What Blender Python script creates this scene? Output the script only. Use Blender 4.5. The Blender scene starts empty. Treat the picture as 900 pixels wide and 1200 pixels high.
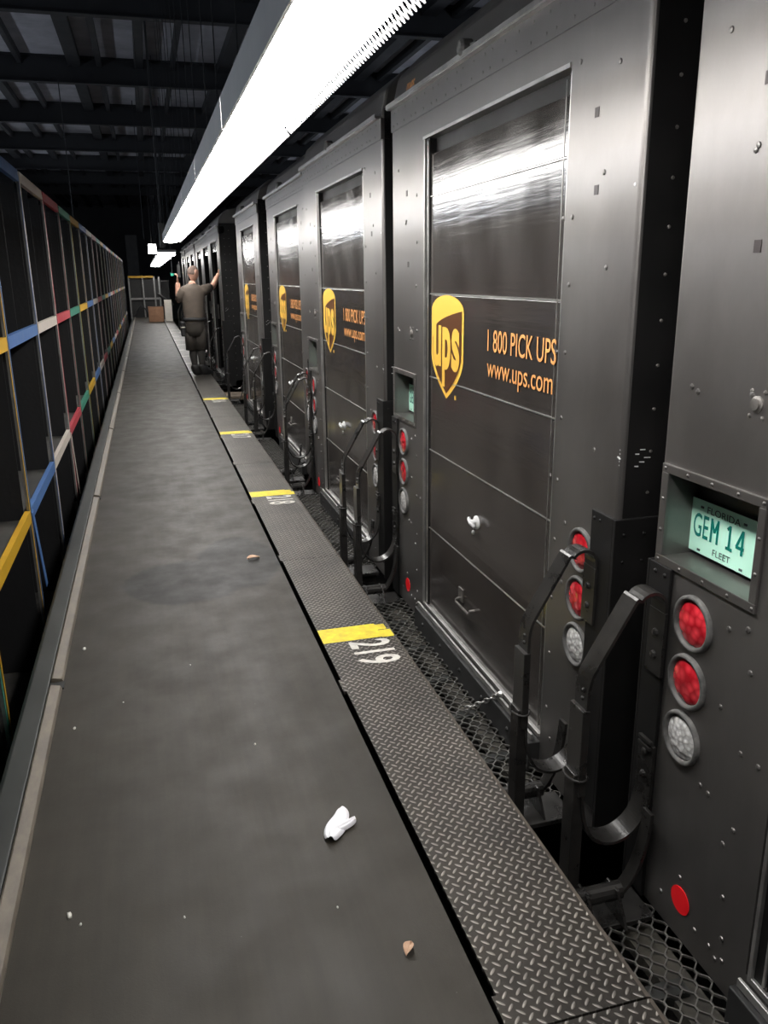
import bpy, bmesh, math, random
from mathutils import Vector, Matrix
random.seed(7)
S = bpy.context.scene
C = S.collection
PI = math.pi

# ------------------------------------------------------------------ helpers
class MB:
    """collects shapes, links them as one mesh object"""
    def __init__(s): s.v = []; s.f = []; s.m = []; s.cur = 0
    def box(s, x0, x1, y0, y1, z0, z1):
        n = len(s.v)
        s.v += [(x, y, z) for z in (z0, z1) for y in (y0, y1) for x in (x0, x1)]
        for q in ((0,2,3,1),(4,5,7,6),(0,1,5,4),(2,6,7,3),(0,4,6,2),(1,3,7,5)):
            s.f.append(tuple(n+i for i in q)); s.m.append(s.cur)
        return s
    def bar(s, a, b, w, h=None, up=(0,0,1)):
        h = h or w; a = Vector(a); b = Vector(b); d = (b-a).normalized()
        u = Vector(up)
        if abs(d.dot(u)) > .98: u = Vector((1,0,0))
        r = d.cross(u).normalized(); t = r.cross(d)
        n = len(s.v)
        for p in (a, b):
            for i, j in ((-1,-1),(1,-1),(1,1),(-1,1)): s.v.append(tuple(p+r*(i*w/2)+t*(j*h/2)))
        for q in ((3,2,1,0),(4,5,6,7),(0,1,5,4),(1,2,6,5),(2,3,7,6),(3,0,4,7)):
            s.f.append(tuple(n+i for i in q)); s.m.append(s.cur)
        return s
    def tube(s, pts, r, seg=10, cap=True):
        pts = [Vector(p) for p in pts]; n = len(s.v); N = len(pts)
        rr = r if isinstance(r, (list, tuple)) else [r]*N
        d0 = (pts[1]-pts[0]).normalized()
        u = Vector((0,0,1)) if abs(d0.z) < .9 else Vector((1,0,0))
        for i, p in enumerate(pts):
            d = (pts[min(i+1, N-1)]-pts[max(i-1, 0)]).normalized()
            a = d.cross(u).normalized(); b = a.cross(d); u = b
            for k in range(seg):
                t = 2*PI*k/seg; s.v.append(tuple(p+a*(math.cos(t)*rr[i])+b*(math.sin(t)*rr[i])))
        for i in range(N-1):
            for k in range(seg):
                k2 = (k+1) % seg
                s.f.append((n+i*seg+k, n+i*seg+k2, n+(i+1)*seg+k2, n+(i+1)*seg+k)); s.m.append(s.cur)
        if cap:
            s.f.append(tuple(n+k for k in reversed(range(seg)))); s.m.append(s.cur)
            s.f.append(tuple(n+(N-1)*seg+k for k in range(seg))); s.m.append(s.cur)
        return s
    def lathe(s, c, prof, seg=28, axis='x'):
        """prof: (radius, offset along axis); axis points to -x (towards the belt) when 'x'"""
        n = len(s.v); N = len(prof)
        for r, o in prof:
            for k in range(seg):
                t = 2*PI*k/seg
                if axis == 'x': s.v.append((c[0]-o, c[1]+r*math.cos(t), c[2]+r*math.sin(t)))
                elif axis == 'y': s.v.append((c[0]+r*math.cos(t), c[1]+o, c[2]+r*math.sin(t)))
                else: s.v.append((c[0]+r*math.cos(t), c[1]+r*math.sin(t), c[2]+o))
        for i in range(N-1):
            for k in range(seg):
                k2 = (k+1) % seg
                s.f.append((n+i*seg+k, n+i*seg+k2, n+(i+1)*seg+k2, n+(i+1)*seg+k)); s.m.append(s.cur)
        return s
    def dome(s, c, r, h, d=(-1,0,0), seg=8):
        d = Vector(d); c = Vector(c); u = Vector((0,0,1)) if abs(d.z) < .9 else Vector((0,1,0))
        a = d.cross(u).normalized(); b = a.cross(d); n = len(s.v)
        for rr, hh in ((r, -.001), (r*.8, h*.65)):
            for k in range(seg):
                t = 2*PI*k/seg; s.v.append(tuple(c+a*(rr*math.cos(t))+b*(rr*math.sin(t))+d*hh))
        s.v.append(tuple(c+d*h))
        for k in range(seg):
            k2 = (k+1) % seg
            s.f.append((n+k, n+k2, n+seg+k2, n+seg+k)); s.f.append((n+seg+k, n+seg+k2, n+2*seg)); s.m += [s.cur]*2
        return s
    def prism(s, prof, z0, z1):
        """vertical prism over a plan outline"""
        n = len(s.v); N = len(prof)
        s.v += [(x, y, z0) for x, y in prof]+[(x, y, z1) for x, y in prof]
        for k in range(N):
            k2 = (k+1) % N; s.f.append((n+k, n+k2, n+N+k2, n+N+k)); s.m.append(s.cur)
        s.f.append(tuple(n+k for k in reversed(range(N)))); s.f.append(tuple(n+N+k for k in range(N))); s.m += [s.cur]*2
        return s
    def yprism(s, prof, y0, y1):
        """prism along y over an (x, z) outline"""
        n = len(s.v); N = len(prof)
        s.v += [(x, y0, z) for x, z in prof]+[(x, y1, z) for x, z in prof]
        for k in range(N):
            k2 = (k+1) % N; s.f.append((n+k, n+N+k, n+N+k2, n+k2)); s.m.append(s.cur)
        s.f.append(tuple(n+k for k in range(N))); s.f.append(tuple(n+N+k for k in reversed(range(N)))); s.m += [s.cur]*2
        return s
    def strap(s, path, y, w, t):
        """flat bar bent in the xz plane, width w along y, thickness t"""
        P = [Vector((a, b)) for a, b in path]; n = len(s.v); N = len(P)
        for i, p in enumerate(P):
            d = (P[min(i+1, N-1)]-P[max(i-1, 0)]).normalized(); q = Vector((-d.y, d.x))*(t/2)
            for yy, sg in ((y-w/2, 1), (y+w/2, 1), (y+w/2, -1), (y-w/2, -1)):
                s.v.append((p.x+q.x*sg, yy, p.y+q.y*sg))
        for i in range(N-1):
            for k in range(4):
                k2 = (k+1) % 4
                s.f.append((n+i*4+k, n+(i+1)*4+k, n+(i+1)*4+k2, n+i*4+k2)); s.m.append(s.cur)
        s.f.append((n, n+1, n+2, n+3)); m = n+(N-1)*4; s.f.append((m+3, m+2, m+1, m)); s.m += [s.cur]*2
        return s
    def build(s, name, mat, parent=None, smooth=False, bevel=0, seg=2, loc=None):
        me = bpy.data.meshes.new(name); me.from_pydata(s.v, [], s.f)
        for m in (mat if isinstance(mat, (list, tuple)) else [mat]): me.materials.append(m)
        me.polygons.foreach_set('material_index', s.m)
        bm = bmesh.new(); bm.from_mesh(me); bmesh.ops.recalc_face_normals(bm, faces=bm.faces); bm.to_mesh(me); bm.free()
        if smooth: me.shade_smooth() if hasattr(me, 'shade_smooth') else None
        o = bpy.data.objects.new(name, me); C.objects.link(o)
        if parent: o.parent = parent
        if loc: o.location = loc
        if bevel:
            b = o.modifiers.new('bevel', 'BEVEL'); b.width = bevel; b.segments = seg; b.limit_method = 'ANGLE'
        return o

def smooth(path, n=5):
    P = [Vector(p) for p in path]; out = []
    for i in range(len(P)-1):
        a, b_, c, d = P[max(i-1, 0)], P[i], P[i+1], P[min(i+2, len(P)-1)]
        for k in range(n):
            t = k/n; out.append(.5*((2*b_)+(c-a)*t+(2*a-5*b_+4*c-d)*t*t+(3*b_-a-3*c+d)*t**3))
    return out+[P[-1]]
def tag(o, label, cat, group=None, kind=None):
    o['label'] = label; o['category'] = cat
    if group: o['group'] = group
    if kind: o['kind'] = kind
    return o
def empty(name, loc, label, cat, group=None):
    o = bpy.data.objects.new(name, None); o.empty_display_size = .1; C.objects.link(o); o.location = loc
    return tag(o, label, cat, group)
def copy_tree(o, parent=None):
    c = o.copy(); C.objects.link(c)
    if parent: c.parent = parent
    for ch in list(o.children): copy_tree(ch, c)
    return c
def child(o, name):
    return next(c for c in o.children if c.name.split('.')[0] == name)
ORD = ['first','second','third','fourth','fifth','sixth','seventh','eighth','ninth','tenth','eleventh','twelfth','thirteenth',
       'fourteenth','fifteenth','sixteenth','seventeenth','eighteenth','nineteenth','twentieth','twenty-first','twenty-second','twenty-third','twenty-fourth','twenty-fifth','twenty-sixth','twenty-seventh','twenty-eighth']

# ------------------------------------------------------------------ materials
def mat(name, col, rough=.5, metal=0, spec=.5, coat=0, emit=None, es=0):
    m = bpy.data.materials.new(name); m.use_nodes = True
    b = m.node_tree.nodes['Principled BSDF']
    b.inputs['Base Color'].default_value = (*col, 1); b.inputs['Roughness'].default_value = rough
    b.inputs['Metallic'].default_value = metal; b.inputs['Specular IOR Level'].default_value = spec
    b.inputs['Coat Weight'].default_value = coat
    if emit: b.inputs['Emission Color'].default_value = (*emit, 1); b.inputs['Emission Strength'].default_value = es
    return m
def N(m, t, **kw):
    n = m.node_tree.nodes.new(t)
    for k, v in kw.items(): setattr(n, k, v)
    return n
def L(m, a, b): m.node_tree.links.new(a, b)
def coords(m, scale=(1,1,1), kind='Object'):
    tc = N(m, 'ShaderNodeTexCoord'); mp = N(m, 'ShaderNodeMapping'); mp.inputs['Scale'].default_value = scale
    L(m, tc.outputs[kind], mp.inputs['Vector']); return mp.outputs['Vector']
def noise(m, vec, scale, detail=5, rough=.6):
    n = N(m, 'ShaderNodeTexNoise'); n.inputs['Scale'].default_value = scale; n.inputs['Detail'].default_value = detail
    n.inputs['Roughness'].default_value = rough; L(m, vec, n.inputs['Vector']); return n.outputs['Fac']
def ramp(m, fac, stops):
    r = N(m, 'ShaderNodeValToRGB'); e = r.color_ramp.elements
    while len(e) < len(stops): e.new(.5)
    for i, (p, c) in enumerate(stops): e[i].position = p; e[i].color = (*c, 1) if len(c) == 3 else c
    L(m, fac, r.inputs['Fac']); return r.outputs['Color']
def mix(m, fac, a, b, mode='MIX'):
    n = N(m, 'ShaderNodeMix', data_type='RGBA', blend_type=mode)
    for sock, v in ((n.inputs['Factor'], fac), (n.inputs[6], a), (n.inputs[7], b)):
        if hasattr(v, 'links'): L(m, v, sock)
        elif isinstance(v, (int, float)): sock.default_value = v
        else: sock.default_value = (*v, 1)
    return n.outputs[2]
def math_(m, op, a, b=None, c=None):
    n = N(m, 'ShaderNodeMath', operation=op)
    for i, v in enumerate((a, b, c)):
        if v is None: continue
        if hasattr(v, 'links'): L(m, v, n.inputs[i])
        else: n.inputs[i].default_value = v
    return n.outputs[0]
def bump(m, h, strength=.3, dist=.01):
    b = N(m, 'ShaderNodeBump'); b.inputs['Strength'].default_value = strength; b.inputs['Distance'].default_value = dist
    L(m, h, b.inputs['Height']); L(m, b.outputs['Normal'], m.node_tree.nodes['Principled BSDF'].inputs['Normal'])
def worn(name, c1, c2, scale=3, rough=(.35,.6), metal=0, stretch=(1,1,1), bstr=.05, spec=.5, coat=0, bscale=60):
    m = mat(name, c1, .5, metal, spec, coat); b = m.node_tree.nodes['Principled BSDF']
    v = coords(m, stretch); f = noise(m, v, scale, 8, .65)
    L(m, ramp(m, f, [(.35, c1), (.7, c2)]), b.inputs['Base Color'])
    L(m, ramp(m, f, [(.3, (rough[0],)*3), (.7, (rough[1],)*3)]), b.inputs['Roughness'])
    if bstr: bump(m, noise(m, v, bscale, 3), bstr, .002)
    return m

M = {}
M['paint'] = worn('brown_truck_paint', (.165,.155,.149), (.225,.214,.207), 2.2, (.36,.46), .8, (1,1,.5), .05, .8)
M['door'] = worn('brown_door_paint', (.030,.026,.024), (.050,.044,.040), 3, (.12,.26), 0, (1,1,.35), .02, .7, 0, 8)
_m = M['door']
for l_ in [l for l in _m.node_tree.links if l.to_socket.name == 'Normal']: _m.node_tree.links.remove(l_)
bump(_m, noise(_m, coords(_m, (1,.35,7)), 3.2, 3), .10, .012)
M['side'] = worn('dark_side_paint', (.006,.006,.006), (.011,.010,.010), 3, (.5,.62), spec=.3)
M['trim'] = worn('worn_metal_trim', (.40,.39,.38), (.62,.61,.59), 9, (.28,.42), .85, (1,1,1), 0)
M['black'] = worn('black_iron', (.014,.0135,.013), (.036,.034,.032), 9, (.22,.38), .2, (1,1,1), .04)
M['rubber'] = worn('black_rubber', (.012,.012,.012), (.025,.025,.025), 8, (.6,.75))
M['bezel'] = worn('lamp_rubber_bezel', (.05,.05,.048), (.16,.155,.15), 20, (.5,.7))
M['bolt'] = worn('bolt_metal', (.16,.15,.14), (.3,.28,.26), 20, (.3,.5), .7)
M['interior'] = worn('truck_interior', (.10,.095,.09), (.16,.15,.14), 3, (.5,.7))
M['gold'] = mat('gold_decal', (.85,.50,.08), .35)
M['orange'] = mat('orange_lettering', (.78,.34,.11), .4)
M['logo_brown'] = mat('logo_brown', (.10,.04,.018), .3)
M['plate'] = mat('mint_plate', (.58,.98,.80), .35, emit=None)
M['plate_ink'] = mat('plate_green_ink', (.0,.20,.16), .4)
M['plate_dark'] = mat('plate_dark_ink', (.05,.10,.09), .4)
M['dot'] = mat('red_sticker', (1,.012,.02), .45)
M['spot'] = mat('dark_patch', (.02,.012,.012), .5)
M['scuff'] = mat('scraped_bare_metal', (.6,.6,.6), .4)
# lamp lenses
def lens(name, c1, c2, sc, bs):
    m = mat(name, c1, .16, 0, .8, .3); b = m.node_tree.nodes['Principled BSDF']
    v = coords(m); vo = N(m, 'ShaderNodeTexVoronoi'); vo.inputs['Scale'].default_value = sc; L(m, v, vo.inputs['Vector'])
    L(m, ramp(m, vo.outputs['Distance'], [(.0, c2), (.75, c1)]), b.inputs['Base Color']); bump(m, vo.outputs['Distance'], bs, .004)
    return m
M['red_lens'] = lens('red_lens', (.38,.006,.014), (.85,.05,.07), 42, .7)
M['clear_lens'] = lens('clear_lens', (.42,.41,.40), (.85,.85,.85), 70, .8)

# belt
m = M['belt'] = mat('conveyor_belt_rubber', (.05,.048,.042), .6, 0, .30); b = m.node_tree.nodes['Principled BSDF']
v = coords(m); vs = coords(m, (6,.35,1))
base = ramp(m, noise(m, v, 1.3, 6, .6), [(.3, (.022,.0185,.0135)), (.5, (.028,.024,.018)), (.75, (.037,.032,.0245))])
streak = ramp(m, noise(m, vs, 3, 6, .7), [(.3, (.80,.80,.80)), (.7, (1.12,1.12,1.12))])
col = mix(m, 1, base, streak, 'MULTIPLY')
sp = N(m, 'ShaderNodeSeparateXYZ'); L(m, v, sp.inputs[0])
wob = math_(m, 'MULTIPLY', math_(m, 'SUBTRACT', noise(m, v, 4, 4), .5), 1.1)
def blob(cx, cy, rx, ry):
    dx = math_(m, 'DIVIDE', math_(m, 'SUBTRACT', sp.outputs[0], cx), rx); dy = math_(m, 'DIVIDE', math_(m, 'SUBTRACT', sp.outputs[1], cy), ry)
    r = math_(m, 'ADD', math_(m, 'ADD', math_(m, 'MULTIPLY', dx, dx), math_(m, 'MULTIPLY', dy, dy)), wob)
    mr = N(m, 'ShaderNodeMapRange'); mr.inputs['From Min'].default_value = .85; mr.inputs['From Max'].default_value = 1.1
    mr.inputs['To Min'].default_value = 1; mr.inputs['To Max'].default_value = 0; L(m, r, mr.inputs['Value']); return mr.outputs[0]
st = math_(m, 'MAXIMUM', math_(m, 'MAXIMUM', blob(.40, 4.6, .24, .45), blob(.08, 4.35, .32, .34)), math_(m, 'MULTIPLY', blob(.27, 14.5, .2, .5), .8))
col = mix(m, math_(m, 'MULTIPLY', st, .8), col, (.006,.006,.0055))
# fine lint specks
vo = N(m, 'ShaderNodeTexVoronoi'); vo.inputs['Scale'].default_value = 9; L(m, v, vo.inputs['Vector'])
spk = ramp(m, vo.outputs['Distance'], [(.0, (1,1,1)), (.022, (0,0,0))]); 
col = mix(m, math_(m, 'MULTIPLY', spk, .3), col, (.3,.3,.28))
L(m, col, b.inputs['Base Color'])
L(m, ramp(m, noise(m, v, 5, 5), [(.3, (.50,)*3), (.7, (.66,)*3)]), b.inputs['Roughness'])
bump(m, noise(m, v, 220, 2), .25, .001)

# tread plate
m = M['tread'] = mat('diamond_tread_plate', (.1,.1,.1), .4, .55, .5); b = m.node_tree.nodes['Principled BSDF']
tc = N(m, 'ShaderNodeNewGeometry'); sp = N(m, 'ShaderNodeSeparateXYZ'); L(m, tc.outputs['Position'], sp.inputs[0])
PT = .0245
u = math_(m, 'DIVIDE', math_(m, 'ADD', sp.outputs[0], sp.outputs[1]), PT*1.4142); w = math_(m, 'DIVIDE', math_(m, 'SUBTRACT', sp.outputs[0], sp.outputs[1]), PT*1.4142)
fu = math_(m, 'FLOOR', u); fw = math_(m, 'FLOOR', w)
par = math_(m, 'MODULO', math_(m, 'ABSOLUTE', math_(m, 'ADD', fu, fw)), 2.0)
cu = math_(m, 'SUBTRACT', math_(m, 'SUBTRACT', u, fu), .5); cw = math_(m, 'SUBTRACT', math_(m, 'SUBTRACT', w, fw), .5)
sg = math_(m, 'SUBTRACT', math_(m, 'MULTIPLY', par, 2), 1)
inv = math_(m, 'SUBTRACT', 1, par)
ca = math_(m, 'ADD', math_(m, 'MULTIPLY', cu, par), math_(m, 'MULTIPLY', cw, inv)); cb = math_(m, 'ADD', math_(m, 'MULTIPLY', cw, par), math_(m, 'MULTIPLY', cu, inv))
e1 = math_(m, 'POWER', math_(m, 'DIVIDE', ca, .54), 2); e2 = math_(m, 'POWER', math_(m, 'DIVIDE', cb, .17), 2)
r = math_(m, 'SUBTRACT', 1, math_(m, 'ADD', e1, e2)); h = math_(m, 'MAXIMUM', r, 0)
hs = math_(m, 'POWER', h, .5)
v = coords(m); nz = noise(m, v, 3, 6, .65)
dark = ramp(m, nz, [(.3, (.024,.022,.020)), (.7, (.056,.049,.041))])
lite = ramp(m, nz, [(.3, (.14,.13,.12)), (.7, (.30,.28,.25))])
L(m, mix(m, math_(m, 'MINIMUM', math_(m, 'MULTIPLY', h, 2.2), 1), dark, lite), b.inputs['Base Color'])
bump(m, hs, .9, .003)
M['lip'] = worn('worn_brown_edge', (.05,.042,.035), (.11,.09,.072), 14, (.5,.7))
# yellow / white paint that lies over the tread
def overpaint(name, c1, c2, cov):
    m = worn(name, c1, c2, 25, (.5,.65)); return m
M['yellow'] = overpaint('yellow_marking', (.55,.42,.015), (.80,.66,.03), 1)
M['white_paint'] = overpaint('white_stencil_paint', (.48,.46,.42), (.75,.73,.68), 1)
M['guide'] = worn('worn_guide_strip', (.075,.062,.048), (.17,.145,.115), 18, (.45,.7), .1, (1,.4,1), .5, .5, 0, 30)
M['dark_side'] = worn('dark_conveyor_side', (.030,.032,.031), (.055,.057,.054), 6, (.45,.6), .3, (1,.3,1))
M['grate'] = worn('expanded_metal', (.075,.073,.068), (.17,.165,.155), 12, (.4,.6), .5)
M['dusty'] = worn('dusty_beam', (.022,.020,.017), (.085,.078,.062), 7, (.7,.9))
M['glow'] = mat('fluorescent_diffuser', (.9,.9,.9), .5, emit=(1,.98,.95), es=27)
M['added_glow'] = mat('added_light_tube', (.9,.9,.9), .5, emit=(.80,.88,1), es=55)  # glow of the unseen lights added for the roof
M['housing'] = worn('grey_light_housing', (.70,.70,.70), (.8,.8,.8), 3, (.5,.6))
M['lattice'] = mat('white_louvre', (.92,.92,.92), .5)
M['roofdeck'] = worn('mottled_roof_deck', (.34,.34,.38), (.55,.55,.60), 1.2, (.8,.9))
M['beam'] = worn('dark_roof_steel', (.016,.017,.020), (.028,.03,.035), 2, (.6,.8))
M['floor'] = worn('dark_concrete', (.03,.03,.03), (.06,.058,.055), 1.5, (.7,.9))
M['wall'] = worn('dim_wall_panels', (.10,.10,.11), (.14,.14,.15), 1, (.7,.9))
M['mesh'] = mat('black_rack_mesh', (.006,.006,.007), .6)
_m = M['mesh']; _b = _m.node_tree.nodes['Principled BSDF']; _v = coords(_m); _vo = N(_m, 'ShaderNodeTexVoronoi'); _vo.inputs['Scale'].default_value = 30
L(_m, _v, _vo.inputs['Vector']); bump(_m, _vo.outputs['Distance'], .25, .003)
M['shelf'] = worn('dusty_rack_shelf', (.012,.012,.011), (.07,.066,.06), 5, (.6,.8))
M['steel'] = worn('galvanised_post', (.20,.20,.20), (.34,.34,.33), 8, (.3,.45), .75)
TAPE = {'yellow': (.62,.36,.02), 'blue': (.075,.17,.40), 'white': (.62,.56,.50), 'red': (.50,.055,.075), 'green': (.045,.26,.18)}
for k_, c_ in TAPE.items(): M['t_'+k_] = worn(k_+'_tape', tuple(x*.8 for x in c_), c_, 12, (.4,.55))
M['card'] = worn('brown_cardboard', (.26,.14,.08), (.36,.20,.12), 6, (.8,.9))
M['whitebox'] = worn('off_white_carton', (.55,.52,.46), (.65,.62,.56), 5, (.8,.9))

# ------------------------------------------------------------------ camera
X = Vector((.9618,-.0863,.2596)); V = Vector((-.2726,-.2649,.9248))
V.normalize(); X = (X-V*X.dot(V)).normalized(); D = V.cross(X)      # image-frame axes: x right, y down, z ahead
cam = bpy.data.cameras.new('camera'); co = bpy.data.objects.new('camera', cam); C.objects.link(co)
right = Vector((X[0], V[0], -D[0])); up = -Vector((X[1], V[1], -D[1])); back = -Vector((X[2], V[2], -D[2]))
co.matrix_world = Matrix(((right.x, up.x, back.x, 0), (right.y, up.y, back.y, 0), (right.z, up.z, back.z, 1.6), (0,0,0,1)))
cam.sensor_fit = 'HORIZONTAL'; cam.sensor_width = 36; cam.lens = 36*956/900; cam.clip_start = .05; cam.clip_end = 200
S.camera = co

# ------------------------------------------------------------------ lettering
def letters(text, offset=0.0):
    cu = bpy.data.curves.new('t', 'FONT'); cu.body = text; cu.size = 1; cu.offset = offset; cu.resolution_u = 4; cu.extrude = 0.0
    o = bpy.data.objects.new('t', cu); C.objects.link(o)
    me = bpy.data.meshes.new_from_object(o.evaluated_get(bpy.context.evaluated_depsgraph_get()))
    vs = [(p.co.x, p.co.y) for p in me.vertices]; fs = [tuple(p.vertices) for p in me.polygons]
    bpy.data.objects.remove(o); bpy.data.curves.remove(cu); bpy.data.meshes.remove(me)
    return vs, fs
def put_text(mb, text, fn, w, h, offset=0.0, box=None):
    """text scaled into w x h, fn(a, b) maps to 3d"""
    vs, fs = letters(text, offset)
    x0 = min(p[0] for p in vs); x1 = max(p[0] for p in vs); y0 = min(p[1] for p in vs); y1 = max(p[1] for p in vs)
    n = len(mb.v)
    for a, b_ in vs: mb.v.append(fn((a-x0)/(x1-x0)*w, (b_-y0)/(y1-y0)*h))
    for f in fs: mb.f.append(tuple(n+i for i in f)); mb.m.append(mb.cur)
def poly(mb, pts):
    n = len(mb.v); mb.v += pts; mb.f.append(tuple(range(n, n+len(pts)))); mb.m.append(mb.cur)

# ------------------------------------------------------------------ truck
W = 2.46; DL, DR = .62, 2.02; ZB, ZT = -.30, 2.45     # width, door opening, bottom, header top
LR, RR = (.02, .42), None
def rivets(mb, pts, r=.008, x=0):
    for u_, z_ in pts: mb.dome((x, -u_, z_), r, r*.55)
def arc(cx, cy, r, a0, a1, n):
    return [(cx+r*math.cos(a0+(a1-a0)*i/n), cy+r*math.sin(a0+(a1-a0)*i/n)) for i in range(n+1)]

def make_truck(loc, label, opened=False, number=None, depth=6.2):
    t = empty('delivery_truck', loc, label, 'truck', 'brown delivery trucks backed up along the walkway')
    # ---- body shell
    b = MB(); R = .016; T = .11; T2 = .018
    corner = arc(R, -R, R, PI, PI/2, 4)                       # left outer corner, plan
    for z0, z1 in ((ZB, .825), (1.065, 2.34)):
        b.prism([(0, -.55)]+corner+[(T2, 0), (T2, -.55)], z0, z1)
    b.prism([(0, -.045)]+corner+[(T2, 0), (T2, -.045)], .825, 1.065)
    b.box(T2,T,-.045,-.04,.825,1.065); b.box(T2,T,-.42,-.41,.80,1.08); b.box(T2,T,-.42,-.03,1.065,1.07); b.box(T2,T,-.42,-.03,.815,.825)
    b.box(0, T2, -.55, -.41, .825, 1.065)
    b.box(.10, T, -.41, -.045, .825, 1.065)                    # back of the plate recess
    cr = arc(R, -W+R, R, PI, 3*PI/2, 4)
    b.prism([(0, -2.02)]+cr+[(T2, -W), (T2, -2.02)], ZB, 2.34)
    b.box(0, T, -2.02, -.55, 2.235, 2.34); b.box(0, T, -2.02, -.55, ZB, -.17)
    b.box(-.004, T, -W, 0, 2.34, ZT)                           # riveted header band
    rivets(b, [(.125,2.138),(.252,1.864),(.128,1.302),(.438,1.988),(.259,1.873),(.438,1.761),(.429,1.546),(.102,1.312),(.33,1.32),(.439,1.319),
               (.343,.724),(.435,.645),(.344,.503),(.436,.419),(.41,.751),(.5,.42),(.3,.237),(.335,.233),(.444,.195),(.413,.13),(.437,-.022),
               (.451,-.146),(.406,-.211),(.343,-.214),(.434,-.229),(.461,-.211),(.259,-.102),(.18,-.215)], .009)
    rivets(b, [(2.311,2.179),(2.079,2.228),(2.257,1.891),(2.073,1.776),(2.013,1.776),(2.303,1.616),(2.072,1.564),(2.068,1.341),(2.005,1.339),
               (2.063,1.117),(2.297,1.05),(2.001,.895),(2.057,.893),(2.129,.753),(2.058,.67),(2.127,.529),(2.058,.442),(2.062,.217),(2.061,-.013),
               (2.1,-.13),(2.2,-.18),(2.3,-.2)], .009)
    k = .05
    while k < W-.03:
        rivets(b, [(k, 2.365), (k+.02, 2.425)], .006, -.004); k += .12 if int(k*10) % 3 else .07
    body = b.build('body', M['paint'], t)
    # ---- side walls, roof, floor
    b = MB()
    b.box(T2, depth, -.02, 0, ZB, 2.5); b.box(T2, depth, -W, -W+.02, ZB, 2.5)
    b.box(T, depth, -W, 0, ZB, -.2)
    b.box(depth-.05, depth, -W, 0, ZB, 2.5)
    b.cur = 1
    for i in range(22):
        z_ = 2.38-.131*i
        if z_ < -.2: break
        for xx in (.10, .185): b.dome((xx, -W, z_), .006, .005, (0,-1,0)); 
        if i % 2 == 0:
            for xx in (.10, .185): b.dome((xx, 0, z_), .007, .004, (0,1,0))
    b.build('side_wall', [M['side'], M['bolt']], t)
    b = MB()
    prof = [(.0, ZT), (.0, ZT+.02), (.03, 2.60), (.16, 2.72), (.5, 2.78), (depth, 2.80), (depth, ZT), (.2, ZT)]
    b.yprism(prof, -W+.01, -.01)
    b.build('roof', M['paint'], t, bevel=.03)
    b = MB()                                                    # rain gutter above the door
    b.box(-.03, .02, -W+.02, -.0, 2.448, 2.462); b.box(-.034, -.028, -W+.02, -.0, 2.452, 2.472)
    b.build('rain_gutter', M['trim'], t)
    # ---- marker lamps on the roof edge
    for uu in (1.12,):
        b = MB(); b.box(-.03, .02, -uu-.07, -uu+.07, 2.462, 2.475)
        b.lathe((-.01, -uu, 2.49), [(.034, -.02), (.034, .02), (.022, .034), (0, .038)], 14)
        b.bar((0, -uu-.09, 2.49), (0, -uu+.09, 2.50), .014); b.build('marker_lamp', M['bezel'], t, bevel=.003)
    # ---- door surround
    b = MB()
    b.box(-.006, .05, -.574, -.562, -.17, 2.235)
    b.box(-.002, .05, -.615, -.608, -.15, 2.215)
    b.box(-.001, .05, -DR-.004, -DR+.002, -.15, 2.215)
    b.box(-.008, .05, -2.02, -.553, 2.225, 2.240)
    b.build('door_trim', M['trim'], t, bevel=.002)
    b = MB(); b.box(.006, .06, -.62, -.55, -.17, 2.225); b.box(.040, .06, -2.02, -.60, 2.14, 2.24); b.build('seal_and_top_shade', M['side'], t)  # left seal, plus a dark strip painting the shade under the lintel
    b = MB(); b.box(-.034, -.024, -2.01, -.56, -.186, -.160); b.box(-.004, .02, -2.01, -.56, -.178, -.160)
    b.build('door_sill', M['trim'], t, bevel=.002)
    b = MB(); b.box(-.05, .1, -2.02, -.55, ZB-.02, -.19)
    for i in range(5): b.dome((-.05, -.7-.28*i, -.24), .012, .01)
    b.build('rear_bumper', M['rubber'], t, bevel=.006)
    # ---- roll-up door
    seams = [-.165, .29, .72, 1.10, 1.51, 1.965, 2.155]
    if not opened:
        b = MB()
        for z0, z1 in zip(seams, seams[1:]): b.box(.012, .05, -DR, -DL+.012, z0+.0015, z1-.0015)
        b.box(.02, .055, -DR, -DL+.012, -.17, 2.15)
        door = b.build('roll_up_door', M['door'], t, bevel=.004)
        b = MB()
        for z_ in seams[1:-1]: b.box(.009, .02, -DR, -DL+.012, z_-.002, z_+.002)
        b.box(.010, .02, -1.972, -1.970, -.15, 2.2)
        b.build('section_seam', M['trim'], door)
        # latch
        b = MB(); c_ = (.03, -1.29, .51)
        b.lathe((.012, -1.29, .51), [(.032, 0), (.030, .008), (.0, .01)], 16)
        b.tube([(-.012, -1.25, .522), (-.02, -1.27, .52), (-.026, -1.30, .515), (-.02, -1.34, .505)], .008, 8); b.tube([(.012,-1.29,.51), (-.022,-1.29,.515)], .013, 8)
        b.dome((.012, -1.25, .45), .012, .008)
        b.build('door_latch', M['scuff'], door, True)
        b = MB(); b.tube([(.012,-1.11,.07), (-.012,-1.11,.07), (-.018,-1.11,.055), (-.018,-1.28,.055), (-.012,-1.28,.07), (.012,-1.28,.07)], .006, 8)
        b.box(.006, .014, -1.14, -1.08, .055, .12); b.build('pull_handle', M['bolt'], door, False)
        # shield emblem and lettering
        sx = .010
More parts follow.
